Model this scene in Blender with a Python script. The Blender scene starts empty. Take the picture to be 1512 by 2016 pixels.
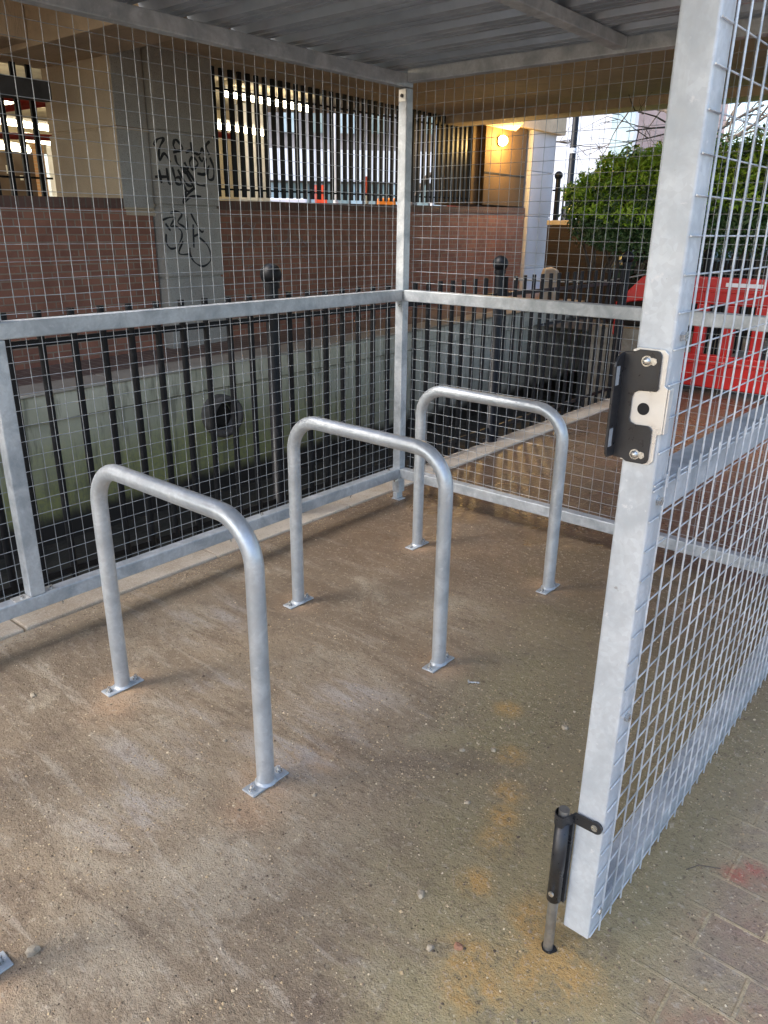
import bpy, bmesh, math, random
from mathutils import Vector, Matrix
random.seed(7)
S = bpy.context.scene
C = S.collection
PI = math.pi
# ------------------------------------------------------------------ camera
F, YAW, PITCH, ROLL, CAM = 1487.96, 39.827, 20.56, 0.697, Vector((2.54, -3.177, 1.45))
_y, _p, _r = map(math.radians, (YAW, PITCH, ROLL))
FW = Vector((-math.sin(_y)*math.cos(_p), math.cos(_y)*math.cos(_p), -math.sin(_p)))
R0 = FW.cross(Vector((0, 0, 1))).normalized(); U0 = R0.cross(FW)
RT = R0*math.cos(_r) + U0*math.sin(_r); UP = -R0*math.sin(_r) + U0*math.cos(_r)
cd = bpy.data.cameras.new('camera'); cam = bpy.data.objects.new('camera', cd); C.objects.link(cam)
cd.sensor_fit = 'HORIZONTAL'; cd.sensor_width = 36; cd.lens = 36*F/1512; cd.clip_start = .05; cd.clip_end = 500
cam.matrix_world = Matrix(((RT.x, UP.x, -FW.x, CAM.x), (RT.y, UP.y, -FW.y, CAM.y), (RT.z, UP.z, -FW.z, CAM.z), (0, 0, 0, 1)))
S.camera = cam
# measuring helpers: a photo pixel read as a point of a known real plane, at real distance
def ray(x, y): return FW + RT*((x-756)/F) + UP*((1008-y)/F)
def at_z(x, y, z): d = ray(x, y); return CAM + d*((z-CAM.z)/d.z)
def at_d(x, y, D): d = ray(x, y); return CAM + d*(D/math.hypot(d.x, d.y))
def on_y(x, y, Y): d = ray(x, y); return CAM + d*((Y-CAM.y)/d.y)
def on_x(x, y, X): d = ray(x, y); return CAM + d*((X-CAM.x)/d.x)
# the far wall's own frame: s along the wall, o in front of it, z up; the ground under it rises gently
WA = Vector((-5.51, .41, 0)); WB = Vector((-5.96, 11.64, 0)); WL = (WB-WA).length; WD = (WB-WA)/WL
WN = Vector((WD.y, -WD.x, 0)); SL = .0151
def W(s, o, z): v = WA + WD*s + WN*o; return Vector((v.x, v.y, z))
def on_w(x, y, o=0.):
    d = ray(x, y); t = ((WA + WN*o - CAM).dot(WN))/d.dot(WN); P = CAM + d*t
    return (P-WA).dot(WD), P.z
# ------------------------------------------------------------------ mesh builder
class MB:
    def __init__(s): s.v = []; s.f = []; s.sm = []
    def add(s, vs, fs, smooth=False):
        b = len(s.v); s.v += [Vector(v) for v in vs]
        for f in fs: s.f.append([i+b for i in f]); s.sm.append(smooth)
        return s
    def box(s, x0, x1, y0, y1, z0, z1, M=None):
        vs = [Vector((x, y, z)) for z in (z0, z1) for y in (y0, y1) for x in (x0, x1)]
        if M: vs = [M(v) if callable(M) else M @ v for v in vs]
        return s.add(vs, [(0,2,3,1),(4,5,7,6),(0,1,5,4),(2,6,7,3),(0,4,6,2),(1,3,7,5)])
    def hexa(s, vs): return s.add(vs, [(0,2,3,1),(4,5,7,6),(0,1,5,4),(2,6,7,3),(0,4,6,2),(1,3,7,5)])
    def tube(s, pts, r, n=8, smooth=True, cap=True, rs=None):
        pts = [Vector(p) for p in pts]; m = len(pts); rings = []
        t0 = (pts[1]-pts[0]).normalized(); a = t0.orthogonal().normalized()
        for i, p in enumerate(pts):
            t = (pts[min(i+1, m-1)]-pts[max(i-1, 0)]).normalized()
            a = (a - t*a.dot(t)).normalized(); b = t.cross(a); rr = rs[i] if rs else r
            rings.append([p + (a*math.cos(2*PI*k/n)+b*math.sin(2*PI*k/n))*rr for k in range(n)])
        vs = [v for q in rings for v in q]; fs = []
        for i in range(m-1):
            for k in range(n): fs.append((i*n+k, i*n+(k+1)%n, (i+1)*n+(k+1)%n, (i+1)*n+k))
        s.add(vs, fs, smooth)
        if cap: s.add(rings[0], [tuple(range(n-1, -1, -1))]); s.add(rings[-1], [tuple(range(n))])
        return s
    def sphere(s, c, r, n=20, m=12, sc=(1, 1, 1)):
        c = Vector(c); vs = []; fs = []
        for j in range(m+1):
            t = PI*j/m
            for i in range(n):
                a = 2*PI*i/n; vs.append(c + Vector((math.sin(t)*math.cos(a)*r*sc[0], math.sin(t)*math.sin(a)*r*sc[1], math.cos(t)*r*sc[2])))
        for j in range(m):
            for i in range(n): fs.append((j*n+i, (j+1)*n+i, (j+1)*n+(i+1)%n, j*n+(i+1)%n))
        return s.add(vs, fs, True)
    def prism(s, pts, fn, t0, t1):      # pts 2D outline, fn(a, b, t) -> 3D
        n = len(pts); vs = [fn(a, b, t0) for a, b in pts] + [fn(a, b, t1) for a, b in pts]
        fs = [tuple(range(n-1, -1, -1)), tuple(range(n, 2*n))] + [(i, (i+1) % n, n+(i+1) % n, n+i) for i in range(n)]
        return s.add(vs, fs)
    def build(s, name, mat, parent=None, bevel=0, seg=2):
        off = Vector((0, 0, 0))
        if parent is not None: off = world_loc(parent)
        me = bpy.data.meshes.new(name); me.from_pydata([v-off for v in s.v], [], s.f)
        me.polygons.foreach_set('use_smooth', s.sm); me.validate()
        bm = bmesh.new(); bm.from_mesh(me); bmesh.ops.recalc_face_normals(bm, faces=bm.faces); bm.to_mesh(me); bm.free()
        me.materials.append(mat)
        o = bpy.data.objects.new(name, me); C.objects.link(o)
        if parent is not None: o.parent = parent
        if bevel:
            b = o.modifiers.new('bevel', 'BEVEL'); b.width = bevel; b.segments = seg; b.limit_method = 'ANGLE'
        return o
def world_loc(o):
    v = Vector((0, 0, 0))
    while o is not None: v = v + Vector(o.location); o = o.parent
    return v
def tag(o, label=None, cat=None, group=None, kind=None):
    if label: o['label'] = label
    if cat: o['category'] = cat
    if group: o['group'] = group
    if kind: o['kind'] = kind
    return o
def thing(name, label, cat, loc, group=None):
    o = bpy.data.objects.new(name, None); C.objects.link(o); o.location = loc; o.empty_display_size = .1
    return tag(o, label, cat, group)
def copy_tree(o, parent=None):
    c = o.copy(); C.objects.link(c); c.parent = parent
    for ch in list(o.children): copy_tree(ch, c)
    return c
# ------------------------------------------------------------------ materials
class NT:
    def __init__(s, name):
        s.m = bpy.data.materials.new(name); s.m.use_nodes = True; s.t = s.m.node_tree
        s.b = s.t.nodes['Principled BSDF']; s.co = s.n('ShaderNodeTexCoord').outputs['Object']
    def n(s, typ, **k):
        x = s.t.nodes.new(typ)
        for a, v in k.items(): setattr(x, a, v)
        return x
    def l(s, a, b): s.t.links.new(a, b)
    def setin(s, sock, v):
        if hasattr(v, 'is_linked') or isinstance(v, bpy.types.NodeSocket): s.l(v, sock)
        elif isinstance(v, tuple) and len(v) == 3 and sock.type == 'RGBA': sock.default_value = (*v, 1)
        else: sock.default_value = v
    def noise(s, sc, det=4, rough=.55, dist=0, vec=None):
        x = s.n('ShaderNodeTexNoise'); s.l(vec or s.co, x.inputs['Vector'])
        x.inputs['Scale'].default_value = sc; x.inputs['Detail'].default_value = det
        x.inputs['Roughness'].default_value = rough; x.inputs['Distortion'].default_value = dist
        return x.outputs['Fac']
    def voro(s, sc, feature='F1', out='Distance', vec=None):
        x = s.n('ShaderNodeTexVoronoi', feature=feature); s.l(vec or s.co, x.inputs['Vector']); x.inputs['Scale'].default_value = sc
        return x.outputs[out]
    def map(s, loc=(0, 0, 0), rot=(0, 0, 0), sc=(1, 1, 1), vec=None):
        x = s.n('ShaderNodeMapping'); s.l(vec or s.co, x.inputs[0])
        x.inputs[1].default_value = loc; x.inputs[2].default_value = rot; x.inputs[3].default_value = sc
        return x.outputs[0]
    def rng(s, v, a, b, c=0., d=1.):
        x = s.n('ShaderNodeMapRange', interpolation_type='SMOOTHSTEP'); s.l(v, x.inputs[0])
        for i, q in enumerate((a, b, c, d)): x.inputs[i+1].default_value = q
        return x.outputs[0]
    def math(s, op, a, b=0., clamp=False):
        x = s.n('ShaderNodeMath', operation=op, use_clamp=clamp); s.setin(x.inputs[0], a); s.setin(x.inputs[1], b)
        return x.outputs[0]
    def mix(s, f, a, b, mode='MIX'):
        x = s.n('ShaderNodeMix', data_type='RGBA', blend_type=mode)
        s.setin(x.inputs[0], f); s.setin(x.inputs[6], a); s.setin(x.inputs[7], b)
        return x.outputs[2]
    def ball(s, c, r, soft=1.):        # 1 near the point c, 0 past r
        x = s.n('ShaderNodeVectorMath', operation='DISTANCE'); s.l(s.co, x.inputs[0]); x.inputs[1].default_value = c
        return s.rng(x.outputs['Value'], r, r*(1-soft))
    def xyz(s):
        x = s.n('ShaderNodeSeparateXYZ'); s.l(s.co, x.inputs[0]); return x.outputs
    def bump(s, h, strength=.3, dist=.01, normal=None):
        x = s.n('ShaderNodeBump'); x.inputs['Strength'].default_value = strength; x.inputs['Distance'].default_value = dist
        s.l(h, x.inputs['Height'])
        if normal: s.l(normal, x.inputs['Normal'])
        return x.outputs['Normal']
    def out(s, col=None, rough=None, metal=None, nrm=None, spec=None):
        for nm, v in (('Base Color', col), ('Roughness', rough), ('Metallic', metal), ('Normal', nrm), ('Specular IOR Level', spec)):
            if v is not None: s.setin(s.b.inputs[nm], v)
        return s.m
def simple(name, a, b=None, sc=8, rough=.6, metal=0., bump=.15, bsc=60, bd=.004, spec=None, rr=.1):
    t = NT(name); b = b or tuple(x*.75 for x in a)
    n = t.noise(sc, 5, .6); col = t.mix(t.rng(n, .35, .68), a, b)
    rg = t.rng(t.noise(sc*2.3, 3), .3, .7, max(.02, rough-rr), min(1, rough+rr))
    return t.out(col, rg, metal, t.bump(t.noise(bsc, 4), bump, bd), spec)
def glow(name, col, st):
    m = bpy.data.materials.new(name); m.use_nodes = True; b = m.node_tree.nodes['Principled BSDF']
    b.inputs['Base Color'].default_value = (.8, .8, .8, 1)
    b.inputs['Emission Color'].default_value = (*col, 1); b.inputs['Emission Strength'].default_value = st
    return m
def galv(name, tone=1., rough=.42, metal=.45, sc=1., streak=.5, mark=.25, bmp=.12, ct=1.):
    t = NT(name)
    v = t.n('ShaderNodeTexVoronoi'); t.l(t.co, v.inputs['Vector']); v.inputs['Scale'].default_value = 110*sc
    sp = t.n('ShaderNodeSeparateColor'); t.l(v.outputs['Color'], sp.inputs[0])
    n1 = t.noise(9*sc, 5, .65, .4); n2 = t.noise(38*sc, 5, .7)
    a = tuple(x*tone for x in (.62, .665, .70)); b = tuple(x*tone for x in (.34, .385, .425))
    n5 = t.noise(5*sc, 6, .7, .2, t.map(sc=(2.5, 2.5, .45)))
    b = tuple(p_+(q_-p_)*ct for p_, q_ in zip(a, b)); col = t.mix(t.rng(n1, .36, .66), a, b)
    col = t.mix(t.math('MULTIPLY', sp.outputs[0], .5), col, tuple(x*tone for x in (.46, .485, .515)))
    col = t.mix(t.math('MULTIPLY', t.rng(n2, .60, .72), streak), col, tuple(x*tone for x in (.72, .73, .74)))
    col = t.mix(t.math('MULTIPLY', t.rng(t.noise(45*sc, 3, .6, .3), .72, .78), mark), col, (.26, .25, .24))
    col = t.mix(t.math('MULTIPLY', t.rng(n5, .52, .68), .45), col, tuple(x*tone for x in (.42, .445, .47)))
    rg = t.rng(n2, .35, .65, rough-.02, rough+.09)
    return t.out(col, rg, metal, t.bump(n2, bmp, .002))
M = {}
M['galv'] = galv('galvanised_steel')
M['galv_rail'] = galv('galvanised_rail', .92, .45, .4)
M['galv_bright'] = galv('galvanised_stile', 1.0, .48, .3, 1., .9, .7, .12, .6)
M['wire'] = galv('galvanised_wire', .72, .38, .45, 1.5)
M['gate_wire'] = galv('galvanised_gate_wire', 1.12, .4, .4, 1.5)
M['tube'] = galv('galvanised_tube', 1.02, .35, .55, .8, .5, .2, .06, .7)
M['zinc'] = simple('zinc_plate', (.72, .71, .68), (.62, .62, .61), 14, .36, .6, .05)
M['bolt'] = simple('bolt_steel', (.66, .66, .63), (.45, .44, .42), 60, .28, .85, .1)
M['dark_hole'] = simple('dark_hole', (.01, .01, .011), None, 8, .8)
M['black_powder'] = simple('black_powder_coat', (.016, .017, .02), (.024, .025, .028), 30, .36, 0, .06, 300, .001)
t = NT('black_railing_paint')
n = t.noise(14, 5, .7)
M['rail_black'] = t.out(t.mix(t.rng(n, .56, .72), (.005, .006, .008), (.016, .018, .022)), t.rng(n, .3, .7, .34, .5), 0, t.bump(t.noise(70, 3), .15, .002), .22)
# roof sheet (painted underside, cool dark grey)
t = NT('roof_sheet_steel'); n = t.noise(3, 5, .6)
M['roof'] = t.out(t.mix(t.rng(n, .35, .7), (.42, .465, .53), (.30, .34, .40)), t.rng(t.noise(6, 4), .3, .7, .28, .46), .5, t.bump(t.noise(30, 3), .06, .002))
# concrete of the building
def concrete(name, a, b, sp=.25, big=1.3, fine=190., bstr=.4):
    t = NT(name); n1 = t.noise(big, 6, .6, .3); n2 = t.noise(fine, 3, .7); n3 = t.noise(fine*.3, 4, .6)
    col = t.mix(t.rng(n1, .35, .66), a, b)
    col = t.mix(t.math('MULTIPLY', t.rng(n2, .45, .68), sp), col, tuple(min(1, x*1.9) for x in a))
    col = t.mix(t.math('MULTIPLY', t.rng(n3, .58, .72), sp*1.3), col, tuple(x*.35 for x in b))
    return t.out(col, .85, 0, t.bump(n3, bstr, .006))
M['pier'] = concrete('aggregate_concrete', (.36, .335, .285), (.27, .25, .215), .5)
M['tan'] = concrete('warm_lit_concrete', (.56, .45, .31), (.47, .37, .255), .2)  # same concrete as the pier, warm lamplight painted into its colour
M['daylit_conc'] = concrete('daylit_grey_concrete', (.58, .57, .60), (.50, .49, .51), .1)  # same grey concrete, lightened so its colour carries the daylight
M['ochre_conc'] = concrete('ochre_concrete', (.12, .07, .026), (.085, .052, .02), .1)
t = NT('soffit_concrete'); n1 = t.noise(1.1, 6, .65, .4)
st = t.noise(7, 5, .7, 0, t.map(sc=(.5, 5, 1))); 
col = t.mix(t.rng(n1, .34, .68), (.68, .53, .36), (.52, .40, .27)); col = t.mix(t.math('MULTIPLY', t.rng(st, .5, .72), .4), col, (.27, .205, .14))
M['soffit'] = t.out(col, .9, 0, t.bump(st, .5, .02))
# ------------------------------------------------------------------ ground material
t = NT('ground_surface'); X, Y, Z = t.xyz()
n0 = t.noise(.9, 7, .62, .6); n1 = t.noise(2.6, 7, .65, .8); n2 = t.noise(11, 6, .7, .4); n3 = t.noise(46, 5, .75); n4 = t.noise(190, 4, .7)
stk = t.noise(5, 6, .7, .5, t.map(rot=(0, 0, math.radians(40)), sc=(.45, 2.6, 1)))
col = t.mix(t.rng(n0, .36, .64), (.340, .268, .182), (.225, .174, .120))
col = t.mix(t.rng(n1, .52, .68), col, (.385, .322, .235))
col = t.mix(t.math('MULTIPLY', t.rng(n1, .46, .36), .6), col, (.170, .125, .088))
col = t.mix(t.math('MULTIPLY', t.rng(stk, .53, .63), .6), col, (.44, .38, .30))
col = t.mix(t.math('MULTIPLY', t.rng(stk, .45, .35), .6), col, (.165, .12, .085))
om = t.math('MULTIPLY', t.math('ADD', t.math('ADD', X, -1.42), t.math('MULTIPLY', t.math('ADD', Y, 1.4), .36)), 1.8)
om = t.math('ADD', om, t.math('MULTIPLY', t.math('ADD', n1, -.5), 1.8))
col = t.mix(t.math('MULTIPLY', t.rng(om, -.35, .5), .95), col, t.mix(t.rng(n1, .4, .62), (.400, .335, .180), (.300, .248, .132)))
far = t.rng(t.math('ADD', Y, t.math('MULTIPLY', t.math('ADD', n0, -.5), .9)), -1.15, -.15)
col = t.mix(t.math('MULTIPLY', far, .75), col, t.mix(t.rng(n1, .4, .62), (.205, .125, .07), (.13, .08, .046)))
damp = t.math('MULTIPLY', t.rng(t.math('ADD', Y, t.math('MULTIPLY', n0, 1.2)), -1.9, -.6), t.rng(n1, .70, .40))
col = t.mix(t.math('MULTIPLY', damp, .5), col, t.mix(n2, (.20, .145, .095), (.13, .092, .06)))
# orange sand
def sand(pts, w):
    o = None
    for (x, y, r) in pts:
        b = t.ball((x, y, 0), r, .9); o = b if o is None else t.math('MAXIMUM', o, b)
    return t.math('MULTIPLY', o, w)
sm = sand([(2.08, -2.06, .17), (2.0, -1.98, .10), (1.98, -2.2, .11), (1.80, -1.84, .08), (1.84, -1.98, .07), (1.74, -1.66, .07), (1.77, -1.75, .07), (1.93, -2.16, .1), (1.66, -1.52, .07), (1.53, -1.33, .07)], 1.)
sm = t.math('MULTIPLY', sm, t.rng(n2, .34, .60)); sm = t.math('MULTIPLY', sm, t.rng(n3, .34, .60, .35, 1.))
sm = t.math('MULTIPLY', sm, 1.5, True)
col = t.mix(t.math('MULTIPLY', sm, .85), col, (.50, .30, .10))
hal = sand([(x, y, .15) for y in (-2.07, -1.257, -.457, -2.87) for x in (.485, 1.2)] + [(.56, -2.17, .15), (1.25, -2.16, .13), (1.24, -1.9, .13)], 1.)
col = t.mix(t.math('MULTIPLY', t.math('MULTIPLY', hal, t.rng(n1, .3, .6)), .8), col, (.47, .315, .195))
# grey cement scrapes
gs = sand([(1.15, -1.88, .28), (.86, -2.2, .22), (1.0, -2.35, .2), (.75, -1.9, .2), (1.1, -1.6, .2), (.35, -1.6, .25)], 1.)
col = t.mix(t.math('MULTIPLY', t.math('MULTIPLY', gs, t.rng(stk, .42, .6)), .7), col, (.40, .36, .33))
# brick pavers beyond the slab and outside the gate
bt = t.n('ShaderNodeTexBrick'); t.l(t.map(loc=(.03, .0775+.002, 0)), bt.inputs['Vector'])
for k, v in (('Scale', 1.), ('Mortar Size', .0048), ('Mortar Smooth', .35), ('Bias', 0.), ('Brick Width', .232), ('Row Height', .1155)): bt.inputs[k].default_value = v
for k, v in (('Color1', (.37, .175, .11, 1)), ('Color2', (.27, .225, .165, 1)), ('Mortar', (.60, .46, .26, 1))): bt.inputs[k].default_value = v
pv = t.mix(t.rng(n2, .42, .66), bt.outputs['Color'], (.30, .225, .15)); pv = t.mix(t.math('MULTIPLY', t.rng(n0, .45, .6), .4), pv, (.22, .20, .17)); pv = t.mix(t.math('MULTIPLY', t.rng(n1, .44, .58), .8), pv, (.38, .305, .185))
pm = t.rng(t.math('ADD', X, t.math('MULTIPLY', t.math('ADD', n1, -.5), .35)), 2.20, 2.34)
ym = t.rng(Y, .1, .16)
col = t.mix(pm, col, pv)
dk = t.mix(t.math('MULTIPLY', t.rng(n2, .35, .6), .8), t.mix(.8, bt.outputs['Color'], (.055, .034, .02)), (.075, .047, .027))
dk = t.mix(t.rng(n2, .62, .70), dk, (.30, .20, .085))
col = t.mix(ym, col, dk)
# rust red paint spots on the pavers
rp = sand([(2.30, -1.55, .045), (2.33, -1.50, .04)], .7); col = t.mix(t.math('MULTIPLY', rp, t.rng(n3, .35, .6)), col, (.42, .07, .05))
# grain, pits and pale specks
col = t.mix(t.math('MULTIPLY', t.rng(n4, .43, .33), .85), col, (.085, .062, .042))
col = t.mix(t.math('MULTIPLY', t.rng(n3, .56, .64), .5), col, (.50, .43, .335))
col = t.mix(t.math('MULTIPLY', t.rng(n3, .43, .35), .65), col, (.115, .082, .056))
col = t.mix(t.math('MULTIPLY', t.rng(n2, .45, .33), .4), col, (.15, .11, .075))
spk = t.rng(t.voro(70), .22, .13); spk = t.math('MULTIPLY', spk, t.rng(t.noise(31, 2), .50, .58))
col = t.mix(t.math('MULTIPLY', spk, .6), col, (.62, .53, .36))
pit = t.math('MULTIPLY', t.rng(t.voro(47), .15, .08), t.rng(t.noise(17, 2), .56, .62)); col = t.mix(t.math('MULTIPLY', pit, .75), col, (.06, .042, .03))
wet = t.math('MAXIMUM', t.math('MULTIPLY', damp, .55), t.math('MAXIMUM', t.math('MULTIPLY', far, t.rng(n1, .62, .38)), t.math('MULTIPLY', ym, .85)))
rg = t.n('ShaderNodeMix', data_type='FLOAT'); t.l(wet, rg.inputs[0]); rg.inputs[2].default_value = .82; rg.inputs[3].default_value = .20
h = t.math('ADD', t.math('MULTIPLY', n2, .40), t.math('ADD', t.math('MULTIPLY', n3, .38), t.math('MULTIPLY', n4, .14)))
h = t.math('ADD', h, t.math('MULTIPLY', stk, .16)); h = t.math('ADD', h, t.math('MULTIPLY', pit, -.3))
h = t.math('ADD', h, t.math('MULTIPLY', bt.outputs['Fac'], t.math('MULTIPLY', t.math('MAXIMUM', pm, ym), .25)))
bs = t.n('ShaderNodeBump'); bs.inputs['Distance'].default_value = .030; t.l(h, bs.inputs['Height'])
t.l(t.rng(wet, 0, 1, .75, .22), bs.inputs['Strength'])
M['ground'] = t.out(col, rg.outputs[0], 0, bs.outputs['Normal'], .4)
# ------------------------------------------------------------------ other setting materials
M['kerb'] = concrete('kerb_concrete', (.47, .42, .35), (.33, .27, .20), .25, 3.)
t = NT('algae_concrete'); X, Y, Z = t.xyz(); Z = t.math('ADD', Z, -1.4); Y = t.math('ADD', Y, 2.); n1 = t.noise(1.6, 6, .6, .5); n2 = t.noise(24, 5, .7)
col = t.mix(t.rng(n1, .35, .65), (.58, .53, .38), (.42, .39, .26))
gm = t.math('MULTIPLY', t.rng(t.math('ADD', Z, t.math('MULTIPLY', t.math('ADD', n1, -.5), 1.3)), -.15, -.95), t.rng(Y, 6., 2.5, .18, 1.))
col = t.mix(t.rng(t.math('ADD', Y, t.math('MULTIPLY', n1, 2.)), 4., 8.5), col, t.mix(t.rng(n2, .4, .65), (.80, .78, .69), (.68, .67, .58)))  # far end: clean pale concrete, lightened further to stand in for daylight
col = t.mix(t.math('MULTIPLY', gm, .9), col, t.mix(t.rng(n2, .4, .65), (.31, .31, .09), (.23, .23, .10)))
strk = t.noise(4, 5, .7, 0, t.map(sc=(1, 3, .35))); col = t.mix(t.math('MULTIPLY', t.rng(strk, .50, .66), .65), col, (.15, .14, .09))
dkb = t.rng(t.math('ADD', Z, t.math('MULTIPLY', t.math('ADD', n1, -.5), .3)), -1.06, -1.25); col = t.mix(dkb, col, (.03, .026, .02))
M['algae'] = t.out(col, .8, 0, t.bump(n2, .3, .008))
M['coping'] = concrete('coping_stone', (.46, .40, .31), (.36, .31, .24), .2, 2.)
M['mud'] = simple('dark_mud', (.03, .027, .02), (.05, .045, .032), 3, .75, 0, .4, 12, .03)
def bricks(name, c1, c2, mo, w=.225, hgt=.075, axis='xz', ms=.008):
    t = NT(name); x, y, z = t.xyz(); cb = t.n('ShaderNodeCombineXYZ')
    t.l(x if axis[0] == 'x' else y, cb.inputs[0]); t.l(z if axis[1] == 'z' else (y if axis[1] == 'y' else x), cb.inputs[1])
    b = t.n('ShaderNodeTexBrick'); t.l(cb.outputs[0], b.inputs['Vector'])
    for k, v in (('Scale', 1.), ('Mortar Size', ms), ('Mortar Smooth', .2), ('Bias', -.2), ('Brick Width', w), ('Row Height', hgt)): b.inputs[k].default_value = v
    for k, v in (('Color1', (*c1, 1)), ('Color2', (*c2, 1)), ('Mortar', (*mo, 1))): b.inputs[k].default_value = v
    n = t.noise(1.7, 6, .65, .5); n2 = t.noise(30, 4, .7)
    col = t.mix(t.math('MULTIPLY', t.rng(n, .42, .7), .5), b.outputs['Color'], tuple(q*.45 for q in c1))
    col = t.mix(t.math('MULTIPLY', t.rng(n2, .55, .75), .35), col, tuple(min(1, q*1.8) for q in c1))
    hh = t.math('ADD', t.math('MULTIPLY', b.outputs['Fac'], -1.), t.math('MULTIPLY', n2, .35))
    return t.out(col, .82, 0, t.bump(hh, .6, .006))
M['brick'] = bricks('brown_red_brick', (.34, .145, .088), (.235, .10, .065), (.30, .225, .16))
M['soldier'] = bricks('soldier_course', (.16, .085, .06), (.12, .065, .05), (.15, .12, .09), .075, .30)
M['pave'] = bricks('walkway_paving', (.20, .13, .10), (.16, .105, .085), (.30, .25, .20), .22, .11, 'xy', .007)
M['dark_brick'] = bricks('garden_brick', (.035, .022, .015), (.024, .017, .013), (.03, .025, .02))
M['orange_brick'] = bricks('car_park_brick', (.55, .30, .14), (.45, .24, .11), (.5, .4, .3))
M['cream'] = simple('cream_paint', (.72, .62, .42), (.66, .56, .38), 2, .6)
M['white'] = simple('white_paint', (.74, .74, .76), (.66, .66, .68), 2, .5)
M['ceil'] = simple('car_park_ceiling', (.55, .49, .37), (.42, .37, .28), 1.5, .85)
M['dark_steel'] = simple('dark_steel', (.035, .033, .03), (.06, .055, .05), 4, .6)
M['red_pipe'] = simple('red_pipe', (.50, .06, .04), (.42, .05, .04), 4, .4)
M['door'] = simple('brown_door', (.14, .085, .05), (.11, .07, .042), 2, .5)
M['barrier'] = simple('red_plastic', (.46, .012, .010), (.38, .010, .009), 6, .38, 0, .08, 40, .003)
M['orange'] = simple('orange_paint', (.85, .26, .02), (.8, .22, .02), 4, .5)
M['redsign'] = simple('red_sign', (.80, .09, .03), None, 4, .5)
M['glass'] = simple('window_glass', (.20, .27, .26), (.32, .38, .36), 1.2, .12, 0, .02)
M['pane_blue'] = simple('blue_glass', (.36, .48, .52), (.50, .60, .62), .6, .15, 0, .02)
M['far_white'] = simple('white_render', (.78, .79, .83), (.74, .75, .80), .4, .8)
M['far_grey'] = simple('grey_facade', (.30, .28, .28), (.22, .20, .19), .6, .8)
M['far_pink'] = simple('pink_brick', (.52, .40, .37), (.46, .34, .31), 1, .85)
M['grass'] = simple('grass_bank', (.10, .16, .05), (.06, .10, .035), 5, .9, 0, .6, 30, .03)
M['asphalt'] = simple('asphalt', (.055, .055, .055), (.08, .078, .075), 5, .8, 0, .3, 80)
M['soil'] = simple('dark_soil', (.022, .018, .012), (.03, .024, .016), 6, .9, 0, .5, 20, .03)
M['timber'] = simple('pale_timber', (.46, .38, .22), (.36, .29, .16), 5, .8)
M['bark'] = simple('bark', (.13, .105, .085), (.08, .065, .05), 6, .9, 0, .5, 40, .01)
M['cable'] = simple('cable_sheath', (.38, .35, .30), None, 5, .5)
M['paint_black'] = simple('spray_paint_black', (.012, .012, .013), None, 20, .6)
M['paint_pale'] = simple('chalk_marks', (.30, .25, .22), (.20, .15, .13), 20, .8)
M['paper'] = simple('paper', (.8, .78, .7), None, 5, .7)
M['stone'] = simple('pebble_stone', (.40, .34, .25), (.28, .23, .17), 30, .8, 0, .3, 60)
M['stone_red'] = simple('red_pebble', (.36, .18, .11), (.30, .15, .09), 30, .7)
def leafmat(name, a, b, c):
    t = NT(name); g = t.n('ShaderNodeNewGeometry').outputs['Random Per Island']
    x, y, z = t.xyz()
    r = t.n('ShaderNodeValToRGB'); t.l(g, r.inputs[0]); e = r.color_ramp.elements
    e[0].color = (*a, 1); e[1].color = (*c, 1); k = e.new(.5); k.color = (*b, 1)
    t.b.inputs['Transmission Weight'].default_value = 0.
    return t.out(r.outputs[0], .38, 0, None, .5)
M['leaf_new'] = leafmat('young_leaves', (.20, .42, .03), (.38, .64, .05), (.60, .82, .16))
M['leaf_old'] = leafmat('old_leaves', (.035, .09, .03), (.07, .16, .05), (.20, .30, .14))
M['ivy'] = leafmat('ivy_leaves', (.04, .08, .05), (.07, .13, .08), (.13, .19, .13))
M['strip'] = glow('fluorescent_tube', (1., .86, .58), 6.)
M['bulb'] = glow('sodium_lens', (1., .60, .16), 22.)
t = NT('sand_grains'); g = t.n('ShaderNodeNewGeometry').outputs['Random Per Island']; r = t.n('ShaderNodeValToRGB'); t.l(g, r.inputs[0]); e = r.color_ramp.elements
e[0].color = (.07, .048, .032, 1); e[1].color = (.66, .56, .40, 1); k = e.new(.6); k.color = (.30, .22, .14, 1); k = e.new(.88); k.color = (.46, .34, .19, 1)
M['grit'] = t.out(r.outputs[0], .7)
# ================================================================== SETTING
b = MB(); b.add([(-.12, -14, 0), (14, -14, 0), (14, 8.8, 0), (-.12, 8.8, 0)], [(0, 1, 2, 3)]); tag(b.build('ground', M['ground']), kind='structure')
b = MB()
yy = -14.
while yy < 8.7:      # kerb stones butted end to end, with a hair joint
    e = min(yy+.915, 8.75); j = random.uniform(-.004, .004)
    b.box(-.300+j, -.121, yy+.004, e-.004, -.25, .012+j*.5); yy += .915
o = b.build('kerb', M['kerb'], None, .008); tag(o, kind='structure')
b = MB(); b.box(-.315, -.13, -14, 8.75, -1.6, -.25); tag(b.build('moat_bank', M['mud']), kind='structure')
b = MB(); b.add([(-5, -14, -1.45), (-.4, -14, -1.45), (-.4, 14, -1.45), (-5, 14, -1.45)], [(0, 1, 2, 3)]); tag(b.build('moat_floor', M['mud']), kind='structure')
b = MB()
def gz(y): return SL*(y-.4)
def slopebox(b, x0, x1, y0, y1, z0, z1, abs0=False):
    b.hexa([(x, y, (z0 if abs0 else z0+gz(y)) if z == 0 else z1+gz(y)) for z in (0, 1) for y in (y0, y1) for x in (x0, x1)])
slopebox(b, -5.0, -4.24, -14, 14, -1.6, -.26, True); slopebox(b, -5.0, -4.20, -14, 14, -.245, -.004)
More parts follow.
